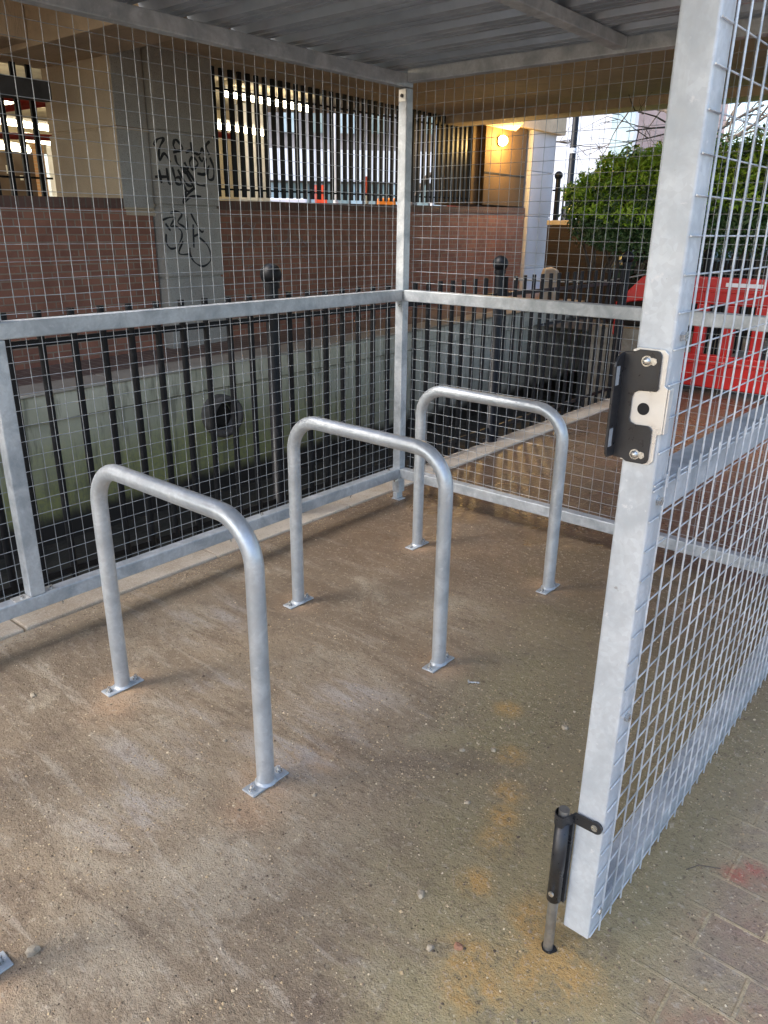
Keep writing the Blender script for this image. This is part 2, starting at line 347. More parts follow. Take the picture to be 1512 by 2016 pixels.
rw = tag(thing('retaining_wall', 'mossy green concrete retaining wall across the sunken channel', 'wall', (-4.2, 2, -1.4)))
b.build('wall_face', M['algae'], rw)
b = MB()
for k in range(16):
    y0 = -12 + k*1.6; slopebox(b, -4.62, -4.18, y0+.004, y0+1.596, 0, .03)
b.build('coping', M['coping'], rw, .01)
b = MB(); slopebox(b, -6.6, -4.622, -14, 14, -.2, .012); tag(b.build('walkway', M['pave']), kind='structure')
# outfall pipe with rubble in the channel wall
of = thing('outfall_pipe', 'round dark drain outfall in the green channel wall', 'drain pipe', (-4.2, 2.03, -.55))
ring = []
b = MB(); c0 = Vector((-4.27, 2.03, -.53)); N = 28; vs = []
for j, (xx, rr) in enumerate(((0, .24), (.16, .235), (.19, .215), (.19, .175), (.16, .165), (0.04, .16))):
    for i in range(N):
        a = 2*PI*i/N; q = rr*(1+.04*math.sin(3*a+j)); vs.append(c0+Vector((xx, q*math.cos(a), q*math.sin(a))))
b.add(vs, [(j*N+i, j*N+(i+1) % N, (j+1)*N+(i+1) % N, (j+1)*N+i) for j in range(5) for i in range(N)], True)
b.build('pipe_rim', simple('stained_pipe', (.14, .12, .10), (.08, .07, .055), 12, .85, 0, .5, 30, .01), of)
b = MB(); b.sphere(c0+Vector((.03, 0, -.02)), .158, 18, 10, (.4, 1, 1)); b.build('silt', M['soil'], of)
# ---- far wall with piers
def wallobj(name, label, s0, s1, z0=-.12, top=1.71, th=.33):
    root = thing(name, label, 'wall', W(s0, 0, 0))
    ang = math.atan2(WD.y, WD.x)
    def mk(nm, za, zb, o0, o1, mat):
        me = MB(); L = s1-s0
        me.hexa([Vector((x, y, z+SL*(s0+x) if True else z)) for z in (za, zb) for y in (-o1, -o0) for x in (0, L)])
        ob = me.build(nm, mat); ob.parent = root; ob.rotation_euler.z = ang; return ob
    mk('brickwork', z0, top-.105, -th, 0, M['brick']); mk('coping_course', top-.103, top, -th-.01, .012, M['soldier'])
    return root
wallobj('brick_wall', 'brown brick wall left of the tagged concrete pier', -9, 1.90)
bw2 = wallobj('brick_wall', 'long brown brick wall right of the tagged concrete pier', 2.79, 10.95)
ang = math.atan2(WD.y, WD.x)
def wbox(b, s0, s1, o0, o1, z0, z1):
    b.hexa([W(s, o, z) for z in (z0, z1) for o in (o0, o1) for s in (s0, s1)])
pr = thing('concrete_pier', 'grey concrete pier covered in black graffiti tags', 'pier', W(2.3, 0, 0))
b = MB()
for z0, z1 in ((-.1, .855), (.88, 1.655), (1.685, 2.43), (2.46, 3.6)): wbox(b, 1.93, 2.78, -1.35, .15, z0, z1)
wbox(b, 1.95, 2.76, -1.33, .125, -.1, 3.6)
b.build('shaft', M['pier'], pr, .008)
b = MB()
for z0, z1 in ((1.62, 2.43), (2.46, 3.6)): wbox(b, 1.52, 1.89, -1.34, .03, z0, z1)
wbox(b, 1.54, 1.95, -1.32, .0, 1.55, 3.6)
b.build('side_shaft', M['tan'], pr, .008)
b = MB(); wbox(b, 1.506, 1.90, .026, .036, 1.64, 2.43); wbox(b, 1.506, 1.90, .026, .036, 2.46, 3.26); b.build('front_facing', M['pier'], pr, .003)  # thin grey skin, keeps the painted warm light to the side face
# graffiti (sprayed strokes), traced from the photo onto the pier's front face
def strokes(b, px, ox, oy, k, off, w, conv=None):
    for line in px:
        pts = []
        for x, y in line:
            s_, z_ = on_w(ox+x/k, oy+y/k, off); pts.append((s_, z_))
        # resample smooth
        cr = []
        for i in range(len(pts)-1):
            p0 = pts[max(i-1, 0)]; p1 = pts[i]; p2 = pts[i+1]; p3 = pts[min(i+2, len(pts)-1)]
            for q in range(5):
                u = q/5.; 
                cr.append(tuple(.5*(2*p1[a]+(p2[a]-p0[a])*u+(2*p0[a]-5*p1[a]+4*p2[a]-p3[a])*u*u+(3*p1[a]-p0[a]-3*p2[a]+p3[a])*u**3) for a in (0, 1)))
        cr.append(pts[-1]); n = len(cr); vs = []
        for i in range(n):
            a = Vector(cr[max(i-1, 0)]); c = Vector(cr[min(i+1, n-1)]); d = (c-a); d = d.normalized() if d.length > 1e-6 else Vector((1, 0)); nn = Vector((-d.y, d.x))
            ww = w*(.85+.3*math.sin(i*.7))*.5
            for o_ in (off+.0015, off+.0035):
                for sg in (-1, 1): q = Vector(cr[i])+nn*ww*sg; vs.append(W(q.x, o_, q.y))
        fs = []
        for i in range(n-1):
            a = i*4; c = a+4; fs += [(a+2, a+3, c+3, c+2), (a, a+2, c+2, c), (a+1, c+1, c+3, a+3)]
        b.add(vs, fs)
G1 = [[(140,290),(185,215),(265,205),(225,290),(205,370),(215,480),(270,390),(350,500)], [(400,215),(385,290),(430,360),(500,330),(440,240),(400,215)], [(380,380),(470,350)],
      [(600,250),(625,390),(660,380)], [(535,380),(610,350),(660,390),(710,400),(740,330),(775,420)], [(835,240),(790,300),(830,410)],
      [(405,410),(430,510),(500,570),(560,580),(520,500)], [(620,430),(585,500),(620,590),(690,520),(640,440)], [(700,430),(740,490),(760,440)], [(790,450),(770,560),(790,640),(700,650)],
      [(835,440),(880,560),(880,700),(820,710),(810,600),(830,540)], [(205,590),(240,760)], [(155,680),(330,680)], [(300,570),(330,760),(370,760)], [(370,560),(400,680),(420,760),(480,770),(460,690),(400,700)],
      [(440,590),(500,700),(560,780),(620,800)], [(530,600),(640,810)], [(560,600),(680,770),(780,790)], [(500,760),(560,860),(650,820)], [(650,815),(560,900),(510,1010)], [(545,850),(510,1010),(600,930),(730,925)],
      [(680,640),(780,660)], [(480,560),(540,640),(570,560)]]
G2 = [[(245,1220),(320,1190),(400,1190),(350,1290),(410,1295),(480,1350),(490,1430),(450,1520)], [(285,1260),(350,1350)], [(345,1130),(430,1110),(490,1150),(440,1240),(500,1290),(560,1330),(540,1170)],
      [(600,1130),(660,1250),(730,1360),(760,1350)], [(630,1270),(640,1560)], [(640,1420),(700,1390)], [(295,1390),(300,1500),(350,1570),(430,1560)], [(505,1480),(455,1630),(580,1640)],
      [(700,1430),(790,1510),(845,1620),(845,1720),(760,1790),(660,1750),(600,1660),(590,1560)]]
b = MB(); strokes(b, G1, 280, 240, 6.3, .15, .030); b.build('graffiti', M['paint_black'], pr)
b = MB(); strokes(b, G2, 280, 240, 6.3, .15, .024); b.build('graffiti', M['paint_black'], pr)
# pale scribbles on the brick wall
G3 = [[(30,210),(60,170),(100,190),(90,250),(50,330),(60,410),(110,400)], [(120,170),(90,260),(120,290)], [(210,180),(240,290),(300,250),(260,320),(210,300)], [(300,190),(310,290),(400,290),(340,230)], [(380,240),(370,330),(440,390)], [(480,250),(520,300),(530,400)], [(540,170),(560,300),(600,360)]]
b = MB(); strokes(b, G3, 460, 380, 2.8, .004, .012); o = b.build('chalk_scribble', M['paint_pale'], bw2)
# ochre pier with the lamp, and the daylit white column at the end
op = thing('ochre_pier', 'ochre concrete pier with the glowing lamp, above the brick wall', 'pier', W(10, 0, 1.9))
b = MB(); wbox(b, 9.25, 10.82, -.95, .02, 1.885, 3.6); wbox(b, 9.0, 9.24, -.9, -.1, 1.885, 3.6); b.build('pier_shaft', M['ochre_conc'], op, .01)
b = MB(); wbox(b, 9.25, 10.82, .021, .027, 2.43, 2.455); b.build('joint', M['dark_hole'], op)
wc = thing('white_column', 'tall pale grey column lit by daylight at the end of the brick wall', 'column', W(11.5, 0, .1))
b = MB()
for z0, z1 in ((-.1, .68), (.70, 1.70), (1.72, 2.55), (2.57, 3.75)): wbox(b, 11.0, 12.0, -.9, .06, z0, z1)
wbox(b, 11.02, 11.98, -.88, .045, -.1, 3.75); b.build('column_shaft', M['daylit_conc'], wc, .008)
# bulkhead lamp
s_, z_ = on_w(990, 277, .1); lp = thing('bulkhead_lamp', 'glowing orange bulkhead lamp on the ochre pier', 'lamp', W(s_, .02, z_))
b = MB(); b.tube([W(s_, .022, z_), W(s_, .05, z_)], .085, 20, False); b.build('lamp_base', M['dark_steel'], lp, .006)
b = MB(); b.sphere(W(s_, .10, z_), .09, 20, 12); b.build('lens', M['bulb'], lp)
ld = bpy.data.lights.new('bulkhead_light', 'POINT'); ld.energy = 34; ld.color = (1, .64, .22); ld.shadow_soft_size = .08
lo = bpy.data.objects.new('bulkhead_light', ld); C.objects.link(lo); lo.location = W(s_, .36, z_-.04)
# ---- window bars
def bars(name, label, s0, s1, step, o, z0, z1, w, extra):
    root = thing(name, label, 'window bars', W(s0, o, 1.7)); s = s0
    while s < s1:
        b = MB(); wbox(b, s-w/2, s+w/2, o-.02, o+.02, z0+SL*s, z1); b.build('bar', M['rail_black'], root, .004, 1); s += step
    for z in extra:
        b = MB(); b.hexa([W(q, oo, zz+SL*q) for zz in (z, z+.022) for oo in (o-.045, o-.022) for q in (s0-.2, s1)]); b.build('cross_rail', M['rail_black'], root)
    return root
bars('window_bars', 'black bars across the long opening right of the tagged pier', 2.90, 9.0, .145, -.15, 1.76, 3.3, .062, (1.84, 2.98))
bars('window_bars', 'black bars across the opening left of the tagged pier', -2.2, 1.46, .185, -1.25, 1.7, 3.3, .062, (1.93,))
# ---- overhead slab: building above, with downstand edges
b = MB()
b.box(-6.25, 8, 1.95, 8.55, 3.26, 4.1); b.box(-6.25, 8, 8.552, 9.0, 3.14, 4.1)
b.add([(-4.6, 9.002, 3.2), (-5.81, 9.002, 3.2), (-5.81, 10.6, 3.2), (-4.6, 9.002, 3.95), (-5.81, 9.002, 3.95), (-5.81, 10.6, 3.95)], [(0, 2, 1), (3, 4, 5), (0, 1, 4, 3), (1, 2, 5, 4), (2, 0, 3, 5)])
b.box(-6.3, -5.82, 9.002, 12.6, 3.3, 4.1)
b.box(-6.95, 8, 1.25, 1.948, 3.13, 4.1)
b.box(-6.95, -2.6, -9.5, 1.248, 3.62, 4.1)
b.box(-6.95, -5.9, -9.5, 1.246, 3.18, 3.61)
sf = thing('overhead_slab', 'brown concrete slab of the building overhead', 'ceiling slab', (-3, 5, 3.2)); b.build('soffit', M['soffit'], sf, .01)
# ---- car park behind the openings
cp = thing('car_park', 'lit car park interior behind the barred openings', 'car park', (-9, 4, 0))
b = MB(); b.prism([(-6.2, -9.5), (-24, -9.5), (-24, 6), (-12.6, 8.2), (-8, 12.4), (-6.2, 12.4)], lambda a, c, t_: Vector((a, c, t_)), 3.80, 4.08)
b.build('ceiling', M['ceil'], cp)
for k in range(4):
    b = MB(); y0 = .6+k*1.9; b.box(-12.4, -7.0, y0, y0+.3, 3.70, 3.798); b.build('ceiling_beam', M['ceil'], cp)
b = MB(); b.box(-23.4, -6.2, -9, 8, -.1, -.02); b.build('floor', M['asphalt'], cp)
P0 = at_d(415, 330, 15); P1 = at_d(478, 330, 15.5)
def slab2(b, A, B, z0, z1, th=.2):
    d = (B-A); d.z = 0; d.normalize(); n_ = Vector((-d.y, d.x, 0))*th
    if n_.dot(Vector((A.x-CAM.x, A.y-CAM.y, 0))) < 0: n_ = -n_
    b.hexa([Vector((p.x, p.y, z)) for z in (z0, z1) for p in (A, B, A+n_, B+n_)])
b = MB(); slab2(b, at_d(300, 330, 18.6), at_d(478, 330, 18.6), -.1, 3.79); b.build('cream_wall', M['cream'], cp)
for a, c in ((484, 505), (512, 530)):
    b = MB(); slab2(b, at_d(a, 330, 17.4), at_d(c, 330, 17.5), -.1, 3.79, .4); b.build('white_column', M['white'], cp)
b = MB(); slab2(b, at_d(-260, 330, 21.6), at_d(68, 330, 21.9), -.1, 3.05); b.build('door_wall', M['door'], cp)
b = MB(); slab2(b, at_d(-260, 330, 21.5), at_d(140, 300, 22), 3.06, 3.79); b.build('upper_wall', M['cream'], cp)
b = MB(); slab2(b, at_d(68, 330, 21), at_d(90, 330, 21), -.1, 3.3, .3); b.build('brick_pillar', M['orange_brick'], cp)
b = MB(); slab2(b, at_d(96, 330, 20.5), at_d(135, 330, 20.5), -.1, 3.2, .1); b.build('white_panel', M['white'], cp)
b = MB(); slab2(b, at_d(136, 330, 21.6), at_d(300, 330, 18.8), -.1, 3.79); b.build('back_wall', M['cream'], cp)
for x, y0, y1, w in ((15, 325, 342, 8), (43, 345, 355, 8), (28, 310, 350, 6)):
    b = MB(); A = at_d(x-w/2, y0, 21.3); B = at_d(x+w/2, y1, 21.3); slab2(b, Vector((A.x, A.y, 0)), Vector((B.x, B.y, 0)), B.z, A.z, .01); b.build('notice', M['paper'], cp)
b = MB(); A = at_d(-60, 172, 9.6); B = at_d(100, 163, 9.9); slab2(b, A, B, A.z-.04, A.z+.16, .14); b.build('duct', M['dark_steel'], cp, .02)
for q in (((-20, 218), (112, 200)), ((-20, 186), (112, 208)), ((-20, 265), (125, 273)), ((415, 262), (455, 268))):
    (xa, ya), (xb, yb) = q; b = MB(); b.tube([at_d(xa, ya, 14), at_d(xb, yb, 14.2)], .05, 10); b.build('red_pipe', M['red_pipe'], cp)
strips = [((440, 182), (612, 215), 'upper row right of the tagged pier'), ((405, 243), (525, 262), 'lower row right of the tagged pier'), ((-60, 190), (42, 203), 'topmost row left of the tagged pier'), ((-60, 229), (125, 256), 'middle row left of the tagged pier, the longest there'), ((42, 271), (128, 284), 'short row just under the middle row left of the pier'), ((-50, 279), (58, 296), 'lowest row left of the tagged pier')]
for (a, c, lab), zs in zip(strips, (3.58, 3.2, 3.3, 3.3, 3.1, 2.95)):
    A = at_z(*a, zs); B = at_z(*c, zs); d = (B-A).normalized(); L = (B-A).length
    root = thing('strip_light', 'fluorescent strip light, '+lab, 'strip light', (A+B)/2, 'fluorescent lights in the car park')
    n_ = max(1, round(L/1.5)); 
    for k in range(n_):
        p = A + d*(L*k/n_+.03); q = A + d*(L*(k+1)/n_-.03)
        b = MB(); b.tube([p, q], .06, 10); b.build('tube', M['strip'], root)
        b = MB(); b.tube([p+Vector((0, 0, .08)), q+Vector((0, 0, .08))], .045, 4, False); b.build('housing', M['white'], root)
# ---- street outside the car park
b = MB(); b.add([(-60, -30, -.12), (-24, -30, -.12), (-24, 8, -.12), (-13.4, 8, -.12), (-13.4, 13, -.12), (-6, 13, -.12), (-6, 9, -.12), (40, 9, -.12), (40, 90, -.12), (-60, 90, -.12)], [tuple(range(10))]); tag(b.build('street', M['asphalt']), kind='structure')
of2 = thing('office_building', 'long grey building with a white fascia band across the street', 'building', at_d(760, 400, 30))
A = at_d(440, 400, 30); B = at_d(960, 400, 31)
b = MB(); slab2(b, A, B, -.1, 9, 3); b.build('facade', M['far_grey'], of2)
def fr(u): return A.lerp(B, u)
b = MB(); A2 = at_d(520, 400, 29.6); B2 = at_d(955, 400, 30.5); slab2(b, A2, B2, 3.02, 4.05, .3); b.build('fascia', M['far_white'], of2)
b = MB(); slab2(b, at_d(490, 400, 29.9), at_d(956, 400, 30.9), -.1, 1.9, .06); b.build('plinth', M['far_white'], of2)
for k in range(16):
    x0 = 535+k*26; b = MB(); slab2(b, at_d(x0, 400, 29.88), at_d(x0+22, 400, 29.92), 2.0, 2.95, .05); b.build('window', M['glass'] if k % 3 else M['pane_blue'], of2)
for k in range(8):
    x0 = 500+k*56; b = MB(); slab2(b, at_d(x0, 400, 29.88), at_d(x0+30, 400, 29.92), 4.6, 6., .05); b.build('window', M['pane_blue'] if k % 2 else M['glass'], of2)
for x, w, D, lab in ((661, 9, 20, 'white post seen through the bars left of the corner post'), (851, 8, 21, 'white post seen through the bars right of the corner post')):
    r_ = thing('street_post', lab, 'post', at_d(x, 400, D)); A = at_d(x, 400, D); b = MB(); rr = w/2*D/1560
    b.tube([(A.x, A.y, -.1), (A.x, A.y, 4.6)], rr, 12); b.build('pole', M['white'], r_); b = MB(); b.tube([(A.x, A.y, -.1), (A.x, A.y, .1)], rr*1.8, 12); b.build('foot', M['dark_steel'], r_)
A = at_d(723, 360, 17); r_ = thing('marker_post', 'white post with a red band near the parked orange vehicle', 'post', at_d(723, 400, 17))
b = MB(); b.tube([(A.x, A.y, -.1), (A.x, A.y, 2.1)], .035, 10); b.build('pole', M['white'], r_); b = MB(); b.tube([(A.x, A.y, 2.1), (A.x, A.y, 2.45)], .037, 10); b.build('red_band', M['redsign'], r_)
for x, D, h_, lab in ((632, 22, 1.9, 'orange red sign board seen through the bars left of the corner post'), (892, 22, 1.9, 'orange red sign board seen through the bars right of the corner post')):
    r_ = thing('sign_board', lab, 'sign', at_d(x, 400, D)); b = MB(); slab2(b, at_d(x-12, 400, D), at_d(x+12, 400, D), h_, h_+.62, .03); b.build('panel', M['redsign'], r_)
    A = at_d(x, 400, D+.1); b = MB(); b.tube([(A.x, A.y, -.1), (A.x, A.y, h_+.1)], .03, 8); b.build('pole', M['white'], r_)
# orange works vehicle and white van: small but shaped
def vehicle(name, label, px0, px1, D, zr, mat):
    A = at_d(px0, 400, D); B = at_d(px1, 400, D); d = (B-A); d.z = 0; L = d.length; d.normalize(); n_ = Vector((-d.y, d.x, 0))
    if n_.dot(A-CAM) < 0: n_ = -n_
    r_ = thing(name, label, 'vehicle', Vector((A.x, A.y, -.1)))
    fn = lambda u, z, t_: Vector((A.x, A.y, 0)) + d*(u*L) + n_*t_ + Vector((0, 0, z))
    b = MB(); b.prism([(0, .35), (1, .35), (1, zr*.55), (.94, zr*.62), (.84, zr), (.02, zr), (0, zr*.95)], fn, 0, 1.8); b.build('body', mat, r_, .04)
    b = MB(); b.prism([(.70, zr*.62), (.90, zr*.62), (.83, zr*.93), (.70, zr*.93)], fn, -.01, -.002); b.build('side_window', M['glass'], r_)
    for u in (.18, .82):
        c = fn(u, .22, 0); b = MB(); b.tube([c-n_*.02, c+n_*.2], .32, 18); b.build('wheel', M['dark_steel'], r_)
vehicle('works_vehicle', 'orange works vehicle half hidden by the cage corner post', 742, 786, 20, 2.15, M['orange'])
vehicle('white_van', 'white van parked beyond the car park', 530, 618, 24, 2.25, M['far_white'])
# ================================================================== RAILING along the channel
RX = -.300
rl = thing('railing', 'black round bar railing with ball topped posts along the channel', 'railing', (RX, 1.5, 0))
y = -3.19; bars_y = []
while y < 3.5: bars_y.append(y); y += .127
posts = [-2.68, -.635, 1.42, 3.50]
for y in bars_y:
    if min(abs(y-p) for p in posts) < .05: continue
    b = MB(); j = random.uniform(-.004, .004); b.tube([(RX+j, y, 0), (RX, y+j, 1.152)], .0145, 12); b.build('bar', M['rail_black'], rl)
for z in (1.035, .10):
    b = MB(); b.box(RX-.006, RX+.006, -3.3, 3.5, z-.013, z+.013); b.build('cross_rail', M['rail_black'], rl)
for y in posts:
    b = MB(); b.tube([(RX, y, 0), (RX, y, .02), (RX, y, .021), (RX, y, 1.20)], .036, 18, True, True, [.055, .055, .033, .033]); p = b.build('post', M['rail_black'], rl)
    b = MB(); b.sphere((RX, y, 1.238), .052, 24, 14); b.tube([(RX, y, 1.175), (RX, y, 1.2)], .040, 18); b.build('ball_finial', M['rail_black'], p)
rl2 = thing('railing', 'black railing section beyond the red barrier, seen through the gate mesh', 'railing', (RX, 5.7, 0))
for k in range(14):
    b = MB(); b.tube([(RX, 5.75+k*.127, 0), (RX, 5.75+k*.127, 1.152)], .0145, 10); b.build('bar', M['rail_black'], rl2)
b = MB(); b.box(RX-.006, RX+.006, 5.62, 7.6, 1.02, 1.05); b.build('cross_rail', M['rail_black'], rl2)
b = MB(); b.tube([(RX, 5.6, 0), (RX, 5.6, 1.2)], .036, 16); p = b.build('post', M['rail_black'], rl2); b = MB(); b.sphere((RX, 5.6, 1.238), .052, 20, 12); b.build('ball_finial', M['rail_black'], p)
b = MB(); pa = Vector((RX, 1.62, 1.13)); pb = on_y(1290, 536, 4.36)
b.tube([pa.lerp(pb, k/14)+Vector((0, 0, -.05*math.sin(PI*k/14))) for k in range(15)], .006, 6)
tag(b.build('cable', M['cable']), 'thin pale cable strung from the railing to the red barrier', 'cable')
# ================================================================== CYCLE CAGE
cg = thing('cycle_cage', 'galvanised mesh cycle cage with a corrugated metal roof', 'cycle cage', (1.06, -2.1, 0))
YF = -4.35; XR = 2.12; H = .05
def cpart(name, mat, *boxes, bev=.004):
    b = MB()
    for q in boxes: b.box(*q)
    return b.build(name, mat, cg, bev)
pc = cpart('post', M['galv'], (-.05, 0, -.0, .05, .04, 2.078)); 
b = MB(); b.box(-.045, .012, -.012, .045, 0, .006); b.box(-.04, -.01, -.006, .044, .006, .04); b.build('foot', M['galv'], pc, .002)
b = MB(); b.box(-.046, -.004, -.0035, -.0005, 2.02, 2.072); b.build('bracket', M['zinc'], pc, .001)
b = MB(); b.tube([(-.025, -.009, 2.045), (-.025, -.0035, 2.045)], .009, 6, False); b.build('screw', M['dark_steel'], pc)
for zq, l_ in ((1.075, .014), (.118, .03)): b = MB(); b.tube([(-.012, -l_, zq), (-.012, 0, zq)], .007, 6, False); b.build('screw', M['bolt'], pc)
cpart('post', M['galv'], (-.05, 0, -2.115, -2.06, .186, 1.097)); cpart('post', M['galv'], (XR-.05, XR, 0, .05, .0, 2.10)); cpart('post', M['galv'], (-.05, 0, YF, YF+.05, 0, 2.078)); cpart('post', M['galv'], (-.05, 0, -2.115, -2.06, 1.156, 2.078))
cpart('post', M['galv'], (XR-.05, XR, YF, YF+.05, 0, 2.10)); pass
cpart('bottom_rail', M['galv_rail'], (-.05, 0, YF+.051, -.001, .131, .185)); cpart('mid_rail', M['galv_rail'], (-.048, .002, YF+.051, -.002, 1.098, 1.154))
cpart('bottom_rail', M['galv_rail'], (.001, XR-.051, .0, .05, .131, .185)); cpart('mid_rail', M['galv_rail'], (.003, XR-.051, -.002, .048, 1.098, 1.154))
cpart('top_beam', M['galv_rail'], (-.05, 0, YF, .05, 2.08, 2.137)); cpart('top_beam', M['galv_rail'], (.001, XR, 0, .05, 2.10, 2.155)); cpart('top_beam', M['galv_rail'], (XR-.05, XR, YF, -.001, 2.10, 2.155)); cpart('top_beam', M['galv_rail'], (.001, XR-.051, YF, YF+.05, 2.10, 2.155))
cpart('purlin', M['galv_rail'], (1.03, 1.085, YF+.051, -.001, 2.112, 2.155))
# brackets of the left post: little angle cleats and self tapping screws on the rails
for q in ((-.045, .0, -2.058, -2.015, .1855, .189), (-.045, 0, -2.17, -2.118, .1855, .189)):
    b = MB(); b.box(*q); b.build('cleat', M['zinc'], cg, .001)
for yq in (-2.03, -2.14, -1.0, -.07): b = MB(); b.tube([(-.02, yq, .185), (-.02, yq, .196)], .007, 6, False); b.build('screw', M['bolt'], cg)
for yq in (-2.0, -1.2, -.4, -2.3): b = MB(); b.tube([(-.006, yq, .118), (-.006, yq, .131)], .004, 6, False); b.build('screw', M['bolt'], cg)
# roof sheet: trapezoidal ribs running across, in x
b = MB(); prof = []; y = -4.45; P = .2075; y = .13 - P*23
while y < .13:
    prof += [(y, 2.158), (y+.115, 2.158), (y+.138, 2.204), (y+.184, 2.204)]
    y += P
prof.append((y, 2.158)); n = len(prof)
vs = [(x, a, z+dz) for x in (-.16, 2.26) for dz in (0, .0012) for (a, z) in prof]
fs = []
for i in range(n-1): fs += [(i, i+1, 2*n+i+1, 2*n+i), (n+i, 3*n+i, 3*n+i+1, n+i+1), (i, n+i, n+i+1, i+1), (2*n+i, 2*n+i+1, 3*n+i+1, 3*n+i)]
# narrow stiffening swages on the flats
b.add(vs, fs); 
for i in range(0, n-1, 4):
    y0 = prof[i][0]
    for q in (.04, .085): b.box(-.15, 2.25, y0+q-.004, y0+q+.004, 2.1545, 2.1578)
b.build('roof_sheet', M['roof'], cg)
# mesh panels
def mesh_panel(b, plane, c, a0, a1, z0, z1, r, pitch=.0545, front=1, ph=0., r2=None):
    # plane 'x': wires in y,z at x=c ; plane 'y': wires in x,z at y=c.  front: side (+1/-1) of the upright wires
    f = lambda a, z, o: (c+o, a, z) if plane == 'x' else (a, c+o, z)
    a = a0+ph; k = 0
    while a <= a1:
        j = random.uniform(-.0008, .0008); b.tube([f(a, z0-.012, front*r), f(a+j, z1+.012, front*r)], r, 6, True); a += pitch
    z = z0
    r2 = r2 or r
    while z <= z1+.001: b.tube([f(a0-.012, z, -front*r2), f(a1+.012, z, -front*r2)], r2, 6, True); z += pitch
R1 = .00112
def mp(name, *a, **k):
    b = MB(); mesh_panel(b, *a, **k); return b.build(name, M['wire'], cg)
mp('mesh_panel', 'x', -.055, YF+.02, -.005, 1.17, 2.085, R1, front=1)
mp('mesh_panel', 'x', -.055, YF+.02, -.005, .14, 1.12, R1, front=1, ph=.02)
mp('mesh_panel', 'y', .056, .02, XR-.02, 1.135, 2.13, R1, front=-1)
mp('mesh_panel', 'y', .056, .02, XR-.02, .14, 1.125, R1, front=-1, ph=.012)
# ================================================================== GATE
GX, GY = 2.128, -2.0
gt = thing('mesh_gate', 'galvanised mesh gate leaf with black lock keep, in front on the right', 'gate', (2.10, GY, .06))
def gpart(name, mat, *q, bev=.004, parent=None):
    b = MB()
    for k in q: b.box(*k)
    return b.build(name, mat, parent or gt, bev)
GE = -.06
gpart('stile', M['galv_bright'], (2.070, GX, GY, GY+.057, .06, 2.07)); gpart('stile', M['galv_bright'], (2.070, GX, GE-.057, GE, .06, 2.07))
gpart('rail', M['galv_rail'], (2.071, GX-.001, GY+.058, GE-.058, .061, .115)); gpart('rail', M['galv_rail'], (2.071, GX-.001, GY+.058, GE-.058, 1.0, 1.056)); gpart('rail', M['galv_rail'], (2.071, GX-.001, GY+.058, GE-.058, 2.014, 2.069))
RG = .0021
b = MB(); mesh_panel(b, 'x', GX+.0045, GY+.010, GE-.01, .073, 1.064, RG, front=1, ph=.028, r2=.0015); b.build('mesh_panel', M['gate_wire'], gt)
b = MB(); mesh_panel(b, 'x', GX+.0045, GY+.010, GE-.01, 1.009+.0545, 2.05, RG, front=1, ph=.034, r2=.0015); b.build('mesh_panel', M['gate_wire'], gt)
for z in (1.03, 1.30, .6, .12, 1.9): b = MB(); b.tube([(GX, GY+.03, z), (GX+.008, GY+.03, z)], .008, 6, False); b.build('screw', M['bolt'], gt)
# lock keep
fy = lambda a, z, t_: Vector((a, t_, z))
b = MB()
sil = [(2.068,1.277),(2.077,1.281),(2.118,1.281),(2.125,1.274),(2.125,1.226),(2.131,1.222),(2.131,1.150),(2.123,1.147),(2.123,1.104),(2.116,1.096),(2.068,1.098)]
b.prism(sil, fy, GY-.0045, GY-.0008)
b.prism([(GX+.0035, 1.222), (GX+.0065, 1.222), (GX+.0065, 1.15), (GX+.0035, 1.15)], fy, GY-.0044, GY+.012)
kp = b.build('keep_plate', M['zinc'], gt, .0008)
blk = [(2.056,1.273),(2.073,1.275),(2.080,1.2785),(2.107,1.2785),(2.112,1.277),(2.1155,1.272),(2.1165,1.219),(2.114,1.216),(2.086,1.2145),(2.079,1.210),(2.0765,1.203),(2.0765,1.169),(2.079,1.163),(2.087,1.160),(2.108,1.1605),(2.113,1.158),(2.1155,1.153),(2.1155,1.106),(2.1135,1.100),(2.108,1.0975),(2.080,1.097),(2.073,1.101),(2.056,1.102)]
b = MB(); b.prism(blk, fy, GY-.0085, GY-.0047); kb = b.build('lock_cover', M['black_powder'], gt, .0008)
# folded flange standing off the plate, with its slots
b = MB(); fx = lambda a, z, t_: Vector((t_, a, z))
fl = [(GY-.0048, 1.103), (GY-.0048, 1.272), (GY-.028, 1.268), (GY-.036, 1.260), (GY-.038, 1.252), (GY-.038, 1.120), (GY-.036, 1.110), (GY-.030, 1.104)]
b.prism(fl, fx, 2.0535, 2.0575); b.build('flange', M['black_powder'], gt, .0008)
for za, zb in ((1.222, 1.252), (1.122, 1.152)): b = MB(); b.box(2.0576, 2.0580, GY-.034, GY-.022, za, zb); b.build('flange_slot', M['galv'], gt)
b = MB(); b.tube([(2.0965, GY-.0052, 1.186), (2.0965, GY-.0049, 1.186)], .0098, 24, False); b.build('keyhole', M['dark_hole'], kp)
for z in (1.262, 1.112):
    b = MB(); b.tube([(2.094, GY-.0105, z), (2.094, GY-.0086, z)], .0085, 20, False); w_ = b.build('washer', M['bolt'], kb)
    b = MB(); b.sphere((2.094, GY-.0105, z), .0065, 16, 8, (1, .9, 1)); b.build('dome_nut', M['bolt'], kb)
    b = MB(); b.tube([(2.104, GY-.0100, z), (2.104, GY-.0086, z)], .0062, 6, False); b.build('hex_nut', M['bolt'], kb)
